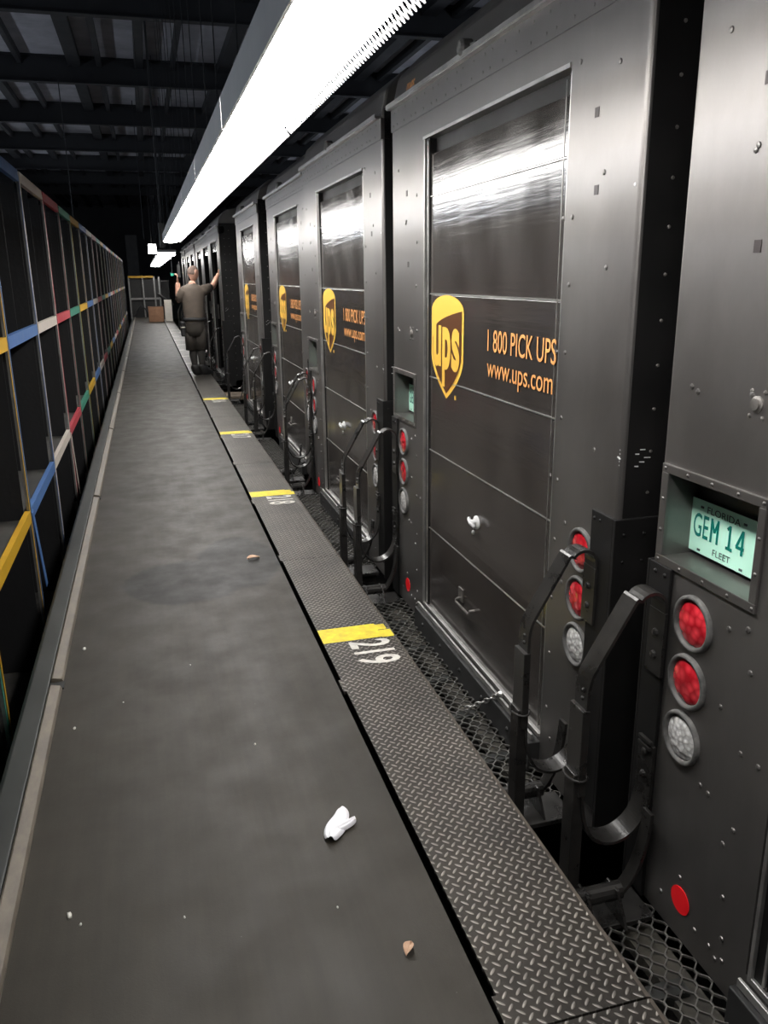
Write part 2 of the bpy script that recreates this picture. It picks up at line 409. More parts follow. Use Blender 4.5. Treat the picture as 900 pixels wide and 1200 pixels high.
        def shield(mb, ul, ur, zt, zb, bulge, x):
            w2 = (ur-ul)/2; uc = (ul+ur)/2; zs = zt-bulge; zl = zb+(zt-zb)*.40
            pts = [(uc-w2, zs)]+[(uc-w2*math.cos(PI*i/14), zs+bulge*math.sin(PI*i/14)) for i in range(1, 14)]+[(uc+w2, zs)]
            pts += [(uc+w2, zl)]
            for i in range(1, 8):
                q = i/8; pts.append((uc+w2*(1-q**1.7), zl-(zl-zb)*q))
            pts.append((uc, zb))
            for i in range(7, 0, -1):
                q = i/8; pts.append((uc-w2*(1-q**1.7), zl-(zl-zb)*q))
            pts.append((uc-w2, zl))
            poly(mb, [(x, -a_, c__) for a_, c__ in pts])
        b = MB(); shield(b, .65, 1.09, 1.508, 1.02, .075, sx)
        b.cur = 1
        # brown field below the swoosh
        ul, ur, zb = .672, 1.068, 1.045
        w2 = (ur-ul)/2; uc = (ul+ur)/2; zl = 1.235
        pts = []
        for i in range(13):
            q = i/12; pts.append((ul+(ur-ul)*q, 1.30+.14*(q**.35)))
        pts += [(ur, zl)]
        for i in range(1, 8):
            q = i/8; pts.append((uc+w2*(1-q**1.7), zl-(zl-zb)*q))
        pts.append((uc, zb))
        for i in range(7, 0, -1):
            q = i/8; pts.append((uc-w2*(1-q**1.7), zl-(zl-zb)*q))
        poly(b, [(sx-.0015, -a_, c__) for a_, c__ in pts])
        b.cur = 0
        f3 = lambda u0, z0: (lambda a_, c__: (sx-.003, -(u0+a_), z0+c__))
        put_text(b, 'u', f3(.685, 1.165), .115, .20, .035)
        put_text(b, 'p', f3(.815, 1.075), .115, .285, .035)
        put_text(b, 's', f3(.942, 1.16), .105, .20, .035)
        b.box(sx-.001, sx+.001, -1.0, -.985, 1.03, 1.05)
        b.build('shield_emblem', [M['gold'], M['logo_brown']], door)
        b = MB(); put_text(b, '1 800 PICK UPS', f3(1.375, 1.29), .615, .090, .004); b.build('phone_lettering', M['orange'], door)
        b = MB(); put_text(b, 'www.ups.com', f3(1.375, 1.158), .600, .082, .004); b.build('web_lettering', M['orange'], door)
    else:
        b = MB(); b.box(.03, .09, -DR, -DL+.012, 2.06, 2.24); b.build('roll_up_door', M['door'], t, bevel=.004)
        b = MB()
        for z_ in (.55, 1.15, 1.75): b.box(.3, depth-.1, -.50, -.06, z_, z_+.03); b.box(.3, depth-.1, -W+.06, -W+.5, z_, z_+.03)
        for xx in (.3, 1.6, 2.9): b.box(xx, xx+.04, -.5, -.46, -.2, 2.3); b.box(xx, xx+.04, -W+.46, -W+.5, -.2, 2.3)
        b.build('cargo_shelf', M['interior'], t)
    # ---- licence plate recess
    b = MB()
    for y0, y1, z0, z1 in ((-.43,-.015,1.065,1.09),(-.43,-.015,.80,.825),(-.045,-.015,.825,1.065),(-.43,-.405,.825,1.065)):
        b.box(-.008, .004, y0, y1, z0, z1)
    for u_ in (.03,.13,.23,.33,.42):
        b.dome((-.008, -u_, 1.078), .006, .004); b.dome((-.008, -u_, .812), .006, .004)
    for z_ in (.9, .99): b.dome((-.008, -.03, z_), .006, .004); b.dome((-.008, -.418, z_), .006, .004)
    b.build('plate_frame', M['paint'], t, bevel=.002)
    b = MB(); b.box(.080, .082, -.345, -.04, .838, .992); pl = b.build('licence_plate', M['plate'], t, bevel=.0008)
    px = .0785; g = lambda u0, z0: (lambda a_, c__: (px, -(u0+a_), z0+c__))
    b = MB(); put_text(b, 'GE', g(.060, .885), .064, .068, .006)
    def stroke(p, q, w_=.0085):
        (a0, c0), (a1, c1) = p, q; dx_, dz_ = a1-a0, c1-c0; l_ = math.hypot(dx_, dz_); nx_, nz_ = -dz_/l_*w_/2, dx_/l_*w_/2
        poly(b, [(px-random.uniform(0,.0002), -(a_), c__) for a_, c__ in ((a0+nx_,c0+nz_),(a0-nx_,c0-nz_),(a1-nx_,c1-nz_),(a1+nx_,c1+nz_))])
    for p, q in (((.137,.885),(.137,.953)), ((.163,.885),(.163,.953)), ((.136,.950),(.150,.915)), ((.164,.950),(.150,.915)),
                 ((.212,.885),(.212,.953)), ((.199,.889),(.225,.889)), ((.212,.950),(.201,.940)),
                 ((.262,.885),(.262,.953)), ((.261,.951),(.240,.904)), ((.238,.904),(.270,.904))): stroke(p, q)
    b.build('plate_number', M['plate_ink'], pl)
    b = MB(); put_text(b, 'FLEET', g(.150, .850), .072, .018, .0); b.build('fleet_word', M['plate_dark'], pl)
    b = MB(); put_text(b, 'FLORIDA', g(.113, .961), .135, .019, .004); b.build('state_name', M['plate_dark'], pl)
    b = MB()
    for u_, z_ in ((.09,.972),(.265,.972),(.09,.848),(.265,.848)): b.box(px, px+.002, -u_-.006, -u_+.006, z_-.003, z_+.003)
    b.build('plate_bolt', M['plate_dark'], pl)
    # ---- lock on the left column
    b = MB(); b.lathe((0, -.35, 1.30), [(.020, 0), (.020, .003), (.014, .005), (.014, .010), (0, .010)], 20)
    for a_, c__ in ((-.022,.03),(.022,.03),(-.022,-.03),(.022,-.03)): b.dome((0, -.35+a_, 1.30+c__), .006, .004)
    b.build('door_lock', M['bolt'], t)
    # ---- dark square patches
    b = MB()
    for u_, z_ in ((.27,2.01),(.292,1.655),(2.195,2.066),(2.216,1.845)): b.box(-.0015, .001, -u_-.012, -u_+.012, z_-.014, z_+.014)
    b.build('patch', M['spot'], t)
    b = MB()
    b.bar((-.001,-W+.02,1.055),(-.001,-W+.005,1.05),.004); 
    for i in range(5): b.bar((.0+.0, -W+.012, 1.03+.012*i), (.06+.02*(i%3), -W-.001, 1.025+.013*i), .0035)
    b.dome((0,-W+.03,1.84),.006,.002); b.build('scrape', M['scuff'], t)
    # ---- lamps
    for side, uu, dz in (('l', .205, -.005), ('r', W-.205, .005)):
        for i, z_ in enumerate((.685, .51, .335)):
            b = MB(); b.lathe((0, -uu, z_+dz), [(.080, -.002), (.080, .008), (.075, .014), (.068, .012), (.064, .002), (.064, -.01)], 32)
            h_ = b.build('lamp_bezel', M['bezel'], t, True)
            b = MB(); b.lathe((0, -uu, z_+dz), [(.065, .001), (.055, .008), (.03, .012), (.0, .013)], 28)
            q = b.build('lamp_lens', M['clear_lens' if i == 2 else 'red_lens'], h_, True)
    # ---- round red sticker
    b = MB(); b.lathe((0, -(.27), -.172), [(.042, 0), (.042, .002), (0, .0022)], 28); b.build('red_reflector', M['dot'], t)
    # ---- corner guards
    b = MB()
    b.box(-.012, .0, -.10, .0, ZB, .80); b.box(-.012, .14, .0, .012, ZB, .80)
    for u_ in (.03, .075): b.dome((-.012, -u_, .775), .008, .006)
    b.build('corner_guard', M['side'], t, bevel=.005)
    b = MB()
    b.box(-.014, .0, -W, -W+.13, -.20, .86); b.box(-.014, .16, -W-.014, -W, ZB, .86)
    for u_ in (W-.11, W-.075): b.dome((-.014, -u_, .835), .007, .005)
    for xx in (.02, .09): b.dome((xx, -W-.014, .81), .007, .005, (0,-1,0)); b.dome((xx, -W-.014, .72), .006, .004, (0,-1,0))
    b.build('corner_guard', M['side'], t, bevel=.005)
    # ---- bent flat-bar handrails
    for yy, up_ in ((-.07, 0), (-W+.11, .0)):
        b = MB()
        top = [(-.016, .50), (-.016, .69)]+[(-.016-.045+.045*math.cos(a_), .69+.045*math.sin(a_)) for a_ in [PI*i/10 for i in range(1, 9)]]
        # smooth over the top then down the slope to the knee
        top += smooth([(-.110, .722), (-.130, .688), (-.218, .535), (-.236, .50), (-.244, .465), (-.246, .43)], 4)+[(-.246, .17)]
        b.strap(top, yy, .070, .010)
        low = [(-.246, .17), (-.244, .08), (-.232, .02), (-.205, -.035), (-.165, -.062), (-.12, -.068), (-.075, -.05), (-.04, -.012), (-.022, .04), (-.016, .10), (-.016, .24)]
        b.strap(smooth(low), yy, .075, .010)
        b.box(-.022, -.012, yy-.038, yy+.038, .47, .67)
        for z_ in (.60, .53, .21, .13): b.dome((-.022, yy, z_), .014, .010)
        for z_ in (.455, .43): b.dome((-.251, yy-.01, z_), .008, .008, (-1,0,0))
        b.box(-.03, -.018, yy-.03, yy+.03, .245, .255); b.box(-.03, -.018, yy-.03, yy+.03, .225, .235)
        hr = b.build('grab_rail', M['black'], t, bevel=.0025)
        b = MB()                                                # drop leg clamped to the rail
        b.box(-.274, -.236, yy-.030, yy+.030, -.27, .19)
        b.box(-.264, -.240, yy-.039, yy+.039, .12, .40)
        for z_ in (.175,):
            b.tube([(-.255+.030*math.cos(a_), yy+.045*math.sin(a_), z_) for a_ in [2*PI*i/16 for i in range(17)]], .005, 6)
        b.build('drop_leg', M['black'], hr, bevel=.004)
    # ---- small orange fleet number on the roof edge
    if number:
        b = MB(); put_text(b, number, lambda a_, c__: (-.004+.10*0+(c__+.04)*.20, -(.24+a_), 2.485+c__), .13, .05, .02)
        b.build('fleet_number', M['orange'], t)
    return t

T0 = make_truck((1.36, 1.948, 0), 'nearest brown delivery truck at the right edge, green plate reading GEM 14', number=None)
T1 = make_truck((1.36, 4.615, 0), 'brown delivery truck whose whole rear door shows, gold shield and full web address', number='00405')
def clone(src, loc, label):
    c = copy_tree(src); c.location = loc; c['label'] = label; return c
T2 = clone(T0, (1.36, 7.28, 0), 'brown delivery truck behind the one with the large shield, third from the right edge')
T3 = clone(T0, (1.42, 9.95, 0), 'brown delivery truck set slightly back, fourth from the right edge')
T4 = clone(T0, (1.38, 12.93, 0), 'last closed brown delivery truck before the empty parking gap')
T6 = make_truck((1.30, 15.1+W, 0), 'open brown delivery truck the man leans on, black side beside the empty gap', True)
far = ['open truck just beyond the one the man touches', 'second open truck beyond the man', 'third open truck beyond the man', 'fourth open truck beyond the man', 'fifth open truck beyond the man, nearest the belt end']
for i in range(5): clone(T6, (1.34+.02*(i % 2), 15.1+W+2.66*(i+1), 0), far[i])

# ------------------------------------------------------------------ conveyor
Y0, Y1 = -1.5, 37.3
cv = empty('conveyor', (0, 0, 0), 'long dark rubber belt conveyor running down the middle of the aisle', 'conveyor')
MB().box(-.47, .618, Y0, Y1, -.05, -.002).build('belt', M['belt'], cv)
b = MB(); b.yprism([(-.585,.012), (-.515,.012), (-.505,-.02), (-.505,-.9), (-.60,-.9), (-.60,.0)], Y0, Y1); b.box(.56,.60,Y0,Y1,-.9,-.055); b.box(-.5,.56,Y0,Y1,-.3,-.26)
b.build('side_frame', M['dark_side'], cv, bevel=.003)
ys = [-1.5, .55, 3.264, 6.343, 9.353, 12.4, 15.4, 18.4, 21.4, 24.4, 27.4, 30.4, 33.4, 37.3]
for a_, c__ in zip(ys, ys[1:]):
    b = MB(); b.yprism([(-.508,-.03), (-.508,.020), (-.502,.024), (-.468,.016), (-.462,.006), (-.462,-.03)], a_+.03, c__-.03)
    b.build('guide_strip', M['guide'], cv)
for a_ in ys[1:-1]:
    MB().box(-.515,-.455,a_-.03,a_+.03,-.03,.006).build('strip_gap_block', M['rubber'], cv)

# ------------------------------------------------------------------ walkway plates, marks and stencils
secs = [-1.4, 1.27, 4.5]+[4.5+2.66*i for i in range(1, 14)]
n_ = 0
tread_mesh = None
for a_, c__ in zip(secs, secs[1:]):
    b = MB()
    b.box(.640, .968, a_+.003, c__-.003, -.008, .004)
    b.cur = 1
    b.yprism([(.968,.004), (.980,.0), (.986,-.012), (.988,-.28), (.975,-.28), (.968,-.008)], a_+.003, c__-.003)
    b.cur = 0
    q = (c__-a_)/2
    for s_ in (a_+.003, a_+q*.99): b.box(.628, .640, s_, s_+.10, -.008, .004)
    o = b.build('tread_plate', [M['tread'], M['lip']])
    lab = ['steel tread plate nearest the camera at the bottom edge', 'tread plate stencilled 219 behind its yellow stripe, beside the large shield truck', 'tread plate stencilled 218, second yellow stripe from the camera', 'tread plate with the third yellow stripe from the camera', 'tread plate with the fourth yellow stripe from the camera']
    tag(o, lab[n_] if n_ < 5 else ORD[n_]+' steel tread plate of the walkway, counted from the camera', 'floor plate', 'tread plates of the walkway')
    # support beam below
    n_ += 1
b = MB(); b.box(.645, .965, Y0, 39, -.10, -.012)
tag(b.build('walkway_beam', M['rubber']), 'black support beam running under the tread plates beside the belt', 'beam')
marks = [(3.40,'219'), (6.07,'218'), (8.74,'217'), (11.38,'216')]
for i, (y_, tx) in enumerate(marks):
    b = MB(); b.box(.640, .915, y_-.075, y_+.075, .004, .0052); b.box(.915, .972, y_-.082, y_-.004, .004, .0052); b.box(.915,.958,y_+.004,y_+.06,.004,.0052)
    tag(b.build('yellow_stripe', M['yellow']), ['yellow painted stripe above the number 219', 'yellow painted stripe above the number 218', 'third yellow painted stripe from the camera', "yellow painted stripe just in front of the man's boots"][i], 'floor marking', 'yellow stripes across the walkway')
    b = MB(); put_text(b, tx, lambda p, q: (.745+q, y_-.095-p, .0058), .24, .19, .02)
    o = b.build('stencilled_number', M['white_paint'])
    tag(o, 'white stencilled number %s on the tread plate' % tx, 'number', 'white stencilled bay numbers')
for i in range(9):
    y_ = 14.85+1.33*i*1.2
    b = MB(); b.box(.645, .96, y_-.03, y_+.03, .004, .0052)
    tag(b.build('pale_stripe', M['white_paint']), ORD[i]+' pale painted stripe on the walkway beyond the man', 'floor marking', 'pale stripes beyond the man')

# ------------------------------------------------------------------ expanded metal platforms
def grate_mesh(Lg):
    b = MB(); cx, ph = .0124, .068
    n = int(Lg/ph); ph = Lg/n
    for s_ in range(15):
        x0 = 1.005+s_*.0242; sg = 1 if s_ % 2 else -1; pts = []
        for j in range(n):
            for fy, fx in ((0,1),(.22,1),(.5,-1),(.72,-1)):
                pts.append((x0+sg*fx*cx*.9, (j+fy)*ph, 0))
        pts.append((x0+sg*cx*.9, n*ph, 0))
        for p, q in zip(pts, pts[1:]): b.bar(p, q, .0040, .007)
    return b
def platform(ya, yb, label, proto=None):
    Lg = yb-ya
    if proto is None:
        e = empty('grate_platform', (0, ya, -.30), label, 'grating', 'expanded metal platforms between walkway and trucks')
        grate_mesh(Lg).build('expanded_mesh', M['grate'], e)
        b = MB(); k = 0.0
        while k < Lg: b.box(.99, 1.30, k, k+.05, -.07, -.03); k += .36
        b.box(.991, .999, 0, Lg, -.06, .004)
        b.build('cross_beam', M['dark_side'], e)
        b = MB(); b.box(1.25, 1.345, 0, Lg, -.09, -.05); b.build('dusty_ledge', M['dusty'], e)
        for yy, sg in ((0.0, -1), (Lg, 1)):
            b = MB()
            b.box(1.02, 1.34, yy-.10, yy+.06, -.012, .006) if sg < 0 else b.box(1.02, 1.34, yy-.06, yy+.10, -.012, .006)
            for xx in (1.12, 1.22):                              # gusset ears
                n = len(b.v); yo = yy+sg*.0
                b.v += [(xx, yo-.09, .006), (xx, yo+.09, .006), (xx, yo+.03, .10), (xx, yo-.03, .10),
                        (xx+.01, yo-.09, .006), (xx+.01, yo+.09, .006), (xx+.01, yo+.03, .10), (xx+.01, yo-.03, .10)]
                for q in ((0,1,2,3),(7,6,5,4),(0,4,5,1),(1,5,6,2),(2,6,7,3),(3,7,4,0)): b.f.append(tuple(n+i for i in q)); b.m.append(0)
            b.tube([(1.09, yy, .075), (1.25, yy, .075)], .028, 14)
            for xx, y2 in ((1.06, -.05), (1.06, .04)): b.dome((xx, yy+y2, .006), .012, .008, (0,0,1))
            # arm sweeping up towards the truck corner
            b.strap(smooth([(1.22,.06), (1.26,.09), (1.29,.14), (1.31,.20), (1.322,.27), (1.328,.34)]), yy, .045, .012)
            b.build('hinge_bracket', M['black'], e, bevel=.002)
        return e
    c = copy_tree(proto); c.location = (0, ya, -.30); c['label'] = label; return c
P1 = platform(2.36, 4.46, 'metal grating in front of the truck with the large shield')
platform(-.28, 1.82, 'metal grating at the bottom right, in front of the nearest truck', P1)
platform(5.02, 7.12, 'metal grating in front of the third truck from the right edge', P1)
platform(7.70, 9.80, 'metal grating in front of the fourth truck from the right edge', P1)
platform(10.6, 12.7, 'metal grating in front of the last closed truck before the gap', P1)
for i in range(6): platform(15.4+2.66*i, 17.45+2.66*i, ORD[i]+' metal grating in front of the open trucks, counted from the man', P1)
b = MB(); b.box(1.0, 1.9, 13.3, 13.55, -.30, -.24); b.box(1.0,1.9,13.58,13.82,-.30,-.24); tag(b.build('timber_board', worn('grey_timber', (.10,.075,.055), (.19,.15,.11), 6, (.7,.9), 0, (1,6,1)), bevel=.004), 'dusty timber boards bridging the empty gap near the man', 'board')
b = MB(); b.box(1.0, 1.32, 13.1, 13.9, -.5, -.31); b.box(1.6,1.9,13.1,13.9,-1.35,-.31); tag(b.build('timber_support', M['rubber']), 'black support block under the timber boards in the empty gap', 'support')

# chain hanging from the sill
b = MB(); P = [Vector((1.325,2.90,-.135)), Vector((1.318,2.955,-.175)), Vector((1.30,3.00,-.215)), Vector((1.275,3.04,-.25)), Vector((1.24,3.07,-.28))]
for i in range(9):
    q = i/8*(len(P)-1); j = min(int(q), len(P)-2); p = P[j].lerp(P[j+1], q-j); d = (P[j+1]-P[j]).normalized()
    s_ = d.cross(Vector((0,0,1))).normalized(); s_ = s_ if i % 2 else d.cross(s_)
    b.tube([p+d*(.017*math.cos(2*PI*k/12))+s_*(.009*math.sin(2*PI*k/12)) for k in range(13)], .0035, 6, False)
b.dome((1.325,2.90,-.135), .016, .02); tag(b.build('chain', M['trim'], None, True), 'short steel chain hanging from the door sill onto the grating', 'chain')

# ------------------------------------------------------------------ overhead lights
def fixture(y0, label, proto=None):
    LL = 1.9
    if proto:
        c = copy_tree(proto); c.location = (0, y0, 2.2); c['label'] = label; return c
    e = empty('strip_light', (0, y0, 2.2), label, 'light', 'overhead strip lights in the near row')
    b = MB(); b.yprism([(.369,-.006), (.378,-.006), (.378,.10), (.60,.10), (.636,.036), (.641,.040), (.603,.115), (.376,.130), (.369,.12)], 0, LL-.010)
    b.build('housing', M['housing'], e)
    b = MB(); pr = [(.380,.0)]+[(.500-.12*math.cos(PI*i/10), -.022*math.sin(PI*i/10)) for i in range(1, 10)]+[(.620,.0), (.60,.07), (.39,.07)]
    b.yprism(pr, .01, LL-.02); b.build('diffuser', M['glow'], e)
    b = MB(); n = 62; st = LL/n
    rows = [(.622, .024), (.640, .004), (.658, -.016)]
    for i in range(n):
        for r_ in range(2):
            if i == n-1: break
            (xa, za), (xb, zb) = rows[r_], rows[r_+1]; ya = (i+(.5 if r_ else 0))*st
            b.bar((xa,ya,za), (xb,ya+st/2,zb), .005, .003); b.bar((xb,ya+st/2,zb), (xa,ya+st,za), .005, .003)
    b.bar((.624,0,.021), (.624,LL-.01,.021), .008, .004)
    b.build('louvre_edge', M['lattice'], e)
    b = MB()
    for yy in (.4, 1.5): b.tube([(.50,yy,.10), (.50,yy,4.30)], .004, 6)
    b.build('hanger_rod', M['beam'], e)
    return e
F0 = fixture(-.03, 'overhead strip light above the camera, nearest of the row')
for i in range(1, 8): fixture(-.03+1.9*i, ORD[i-1]+' overhead strip light from the top of the photo', F0)
# far row, hung separately
fl = None
for i in range(7):
    e = empty('far_strip_light', (0, 0, 0), ORD[i]+' small strip light beyond the main row, counted from the man', 'light', 'distant overhead strip lights')
    yy = 21.5+3.4*i
    b = MB(); b.box(.40, .80, yy, yy+1.2, 2.14, 2.20); b.build('diffuser', M['glow'], e)
    b = MB(); b.box(.38, .82, yy-.02, yy+1.22, 2.20, 2.26); b.build('housing', M['housing'], e)
    b = MB(); b.tube([(.6,yy+.4,2.25),(.6,yy+.4,6.58)], .008, 6); b.build('hanger_rod', M['beam'], e)
e = empty('far_floodlight', (0,0,0), 'small square light hanging left of the distant strip lights', 'light')
b = MB(); b.box(.16,.31,19.2,19.26,2.12,2.30); b.build('diffuser', M['glow'], e)
b = MB(); b.box(.15,.32,19.26,19.36,2.11,2.31); b.build('housing', M['housing'], e)
b = MB(); b.tube([(.23,19.31,2.3),(.23,19.31,6.39)], .006, 6); b.build('hanger_rod', M['rubber'], e)

# unseen strip lights added left and right to brighten the roof
ns = 0
for xx, zz in ((-5.5, 3.6), (9.6, 3.4)):
    for i in range(5):
        yy = 3+8.0*i
        e = empty('added_roof_light', (xx, yy, zz), '%s added unseen strip light brightening the roof on the %s' % (ORD[i], 'left' if xx < 0 else 'right'), 'light', 'unseen strip lights added to brighten the roof')
        b = MB(); b.tube([(0,0,0), (0,4,0)], .035, 10); b.build('tube', M['added_glow'], e, True)
        b = MB(); b.box(-.03,.03,-.05,4.05,.05,.09)
        for q in (.4, 3.6): b.tube([(0,q,.08),(0,q,6.58-zz)], .006, 6)
        b.build('housing', M['housing'], e)

# ------------------------------------------------------------------ sorting rack on the left
SEQ = ['green', 'yellow', 'blue', 'white', 'red']
RX = -.85
def bay(colour, ya, label):
    Lb = 1.55
    e = empty('sorting_rack_bay', (RX, ya, 0), label, 'rack', 'sorting rack bays with coloured tape')
    c = M['t_'+colour]
    for yy in (.02, Lb-.02):
        b = MB(); b.box(-.016, .0, yy-.010, yy+.010, -1.3, 2.36); p = b.build('front_post', M['steel'], e)
        MB().box(.0, .0025, yy-.011, yy+.011, -1.3, 2.36).build('post_tape', c, p)
        b = MB(); b.box(-.93, -.90, yy-.016, yy+.016, -1.3, 2.36); b.build('rear_post', M['steel'], e)
    for z_ in (2.36, 1.225, .11):
        b = MB(); b.box(-.03, .003, .036, Lb-.036, z_-.045, z_+.035)
        b.build('tape_rail', c, e)
    for z_ in (1.20, .08, -1.0):
        b = MB(); b.box(-.92, -.03, .0, Lb, z_-.02, z_); b.build('shelf', M['shelf'], e)
    b = MB(); b.box(-.925, -.915, .0, Lb, -1.3, 2.33); b.box(-.9, -.04, Lb-.008, Lb-.002, -1.3, 2.33)
    b.box(-.9, -.04, Lb*.5, Lb*.5+.004, 1.2, 2.33)
    b.build('mesh_panel', M['mesh'], e)
    return e
pro = {}
for i in range(24):
    ya = 2.50+1.56*i; colour = SEQ[i % 5]
    lab = ORD[i]+' sorting rack bay from the camera, trimmed in %s tape' % colour
    if colour in pro: q = copy_tree(pro[colour]); q.location.y = ya; q['label'] = lab
    else: pro[colour] = bay(colour, ya, lab)
# things lying in the bays
rs = random.Random(3)
cnt = 0
for i in range(1, 9):
    ya = 2.50+1.56*i
    for z_ in (.08, 1.20, -1.0):
        if rs.random() < .55:
            w_, d_, h_ = rs.uniform(.2,.45), rs.uniform(.2,.5), rs.uniform(.08,.3); y_ = ya+rs.uniform(.15, .9); x_ = RX-.35-rs.uniform(0,.3)
            b = MB(); b.box(x_-d_/2, x_+d_/2, y_, y_+w_, z_+.002, z_+h_); b.box(x_-.02, x_+.02, y_-.001, y_+w_+.001, z_+h_, z_+h_+.001)
            zn = {.08: 'middle', 1.2: 'upper', -1.0: 'lowest'}[z_]
            tag(b.build('parcel', worn('dark_parcel_%d' % cnt, (.05,.045,.04), (.10,.09,.08), 5, (.7,.9)), bevel=.006), 'dark parcel on the %s shelf of the %s rack bay from the camera' % (zn, ORD[i]), 'parcel', 'dark parcels in the sorting rack'); cnt += 1
# loose tape hanging off bays
b = MB(); b.bar((RX+.004, 8.76, .10), (RX+.02, 8.80, -.55), .05, .004, (1,0,0)); tag(b.build('hanging_tape', M['t_white']), 'torn strip of white tape hanging off the rack below the red tape', 'tape')
b = MB(); b.bar((RX+.006, 5.66, .12), (RX+.03, 5.70, -.42), .07, .004, (1,0,0)); tag(b.build('blue_tape_flap', M['t_blue']), 'loose blue tape flap curling beside the yellow rack post', 'tape')
b = MB()
b.tube([(RX-.1,3.55,-1.28),(RX-.1,3.55,-1.1),(RX-.1,3.56,-.75),(RX-.1,3.55,-.66)], [.20,.22,.19,.06], 14)
tag(b.build('green_bag', M['t_green'], None, True), 'green bag slumped at the bottom left corner beside the rack', 'bag')

# ------------------------------------------------------------------ room
def struct(o): o['kind'] = 'structure'; return o
struct(MB().box(-14, 16, -8, 64, -1.4, -1.3).build('floor', M['floor']))
struct(MB().box(-14, 16, -8, 64, 6.60, 6.7).build('ceiling', M['roofdeck']))
struct(MB().box(-14.2, -14, -8, 64, -1.4, 6.7).build('wall_left', M['wall']))
struct(MB().box(-14, 16, 64, 64.2, -1.4, 6.7).build('wall_back', M['wall']))
struct(MB().box(16, 16.2, -8, 64, -1.4, 6.7).build('wall_right', M['wall']))
struct(MB().box(-14, 16, -8.2, -8, -1.4, 6.7).build('wall_front', M['wall']))
for i in range(9):
    y_ = 16.9-5.55*2+5.55*i
    b = MB(); b.box(-14, 16, y_-.10, y_+.10, 6.02, 6.04); b.box(-14, 16, y_-.012, y_+.012, 6.04, 6.57); b.box(-14, 16, y_-.10, y_+.10, 6.57, 6.60)
    tag(b.build('roof_girder', M['beam']), ORD[i]+' dark steel girder crossing under the roof, counted from the camera', 'girder', 'steel girders across the roof')
b = MB()
x_ = -13.4; k = 0
while x_ < 16:
    w_ = (.10, .05, .14, .06)[k % 4]; b.box(x_-w_, x_+w_, -8, 64, 6.40, 6.60); x_ += (.78, 1.2, .55, .9)[k % 4]; k += 1
tag(b.build('roof_purlins', M['beam'], None), 'narrow dark purlins running lengthwise beneath the roof panels', 'purlins', None, 'stuff')
# hanging cables on the left
for i, (xx, yy, z0) in enumerate(((-1.6, 9.2, 2.4), (-1.5, 22, 2.4), (.1, 24.0, 2.6))):
    b = MB(); b.tube([(xx,yy,z0),(xx+.01,yy,4.2),(xx,yy,6.0)], .012 if i else .008, 6)
    tag(b.build('hanging_cable', M['beam']), ['thin cable hanging from the roof above the blue rack bay', 'thin cable hanging from the roof over the middle of the rack', 'dark cable hanging from the roof left of the strip lights'][i], 'cable')

# ------------------------------------------------------------------ far end
def carton(name, x0, x1, y0, y1, z0, z1, m_, label, cat, hollow=False):
    b = MB(); b.box(x0, x1, y0, y1, z0, z1); b.box(x0-.004, x1+.004, y0-.004, y1+.004, z1-.03, z1)
    b.box((x0+x1)/2-.03, (x0+x1)/2+.03, y0-.006, y0, z0+(z1-z0)*.6, z1)
    return tag(b.build(name, m_, bevel=.004), label, cat)
carton('cardboard_box', .07, .62, 33, 33.6, .0, .56, M['card'], 'brown cardboard box on the belt end beyond the man', 'box')
carton('white_carton', .68, .95, 33.2, 33.6, .006, .80, M['whitebox'], 'upright off white carton standing beside the cardboard box', 'box')
e = empty('end_gate', (0, 0, 0), 'dark gate frame with a yellow top bar across the far belt end', 'gate')
b = MB()
for xx in (-.62, -.05, .42, .62): b.box(xx-.03, xx+.03, 37.5, 37.56, -.4, 1.66)
b.box(-.62, .62, 37.5, 37.56, .72, .80); b.build('frame', M['steel'], e)
b = MB(); b.box(-.62, .40, 37.46, 37.5, 1.62, 1.70); b.build('yellow_bar', M['t_yellow'], e)
b = MB(); b.box(-.60, .60, 37.6, 37.66, -.4, 1.55); b.build('panel', M['rubber'], e)
b = MB(); b.tube([(-.45,37.45,.1),(-.3,37.4,.35),(-.2,37.4,.5),(.0,37.42,.3),(.1,37.45,.05)], .03, 8); b.build('webbing', M['beam'], e)
b = MB(); b.box(.65, .96, 35, 35.4, .6, 1.5); b.box(.65,.96,35,35.4,.006,.58); b.bar((.5,34.8,1.0),(1.05,34.6,.55),.2,.08); tag(b.build('control_cabinet', M['rubber'], bevel=.01), 'black control cabinet with a slanted cover behind the cartons', 'cabinet')
b = MB(); b.box(-.9, -.2, 56, 56.1, -1.3, 4.2); tag(b.build('roller_shutter', worn('pale_shutter', (.22,.22,.22), (.3,.3,.3), 3, (.7,.9)), bevel=.01), 'pale grey shutter at the far end above the yellow bar', 'shutter')
b = MB(); b.box(.80,.89,26.6,26.64,1.66,1.74); gi = b.build('green_indicator', mat('green_indicator', (.02,.3,.2), .5, emit=(.02,.8,.5), es=.12)); tag(gi, "small green lit indicator left of the man's raised hand", 'indicator')
b = MB(); b.tube([(.85,26.62,1.73),(.85,26.62,6.6)], .015, 6); b.build('conduit', M['beam'], gi)
b = MB(); b.box(.36,.47,17.0,17.15,2.16,2.62); jb = b.build('junction_box', M['dark_side'], bevel=.01); tag(jb, 'tall grey junction box hanging at the end of the strip lights', 'box')
b = MB(); b.tube([(.41,17.07,2.6),(.41,17.07,6.6)], .02, 8); b.build('conduit', M['beam'], jb)

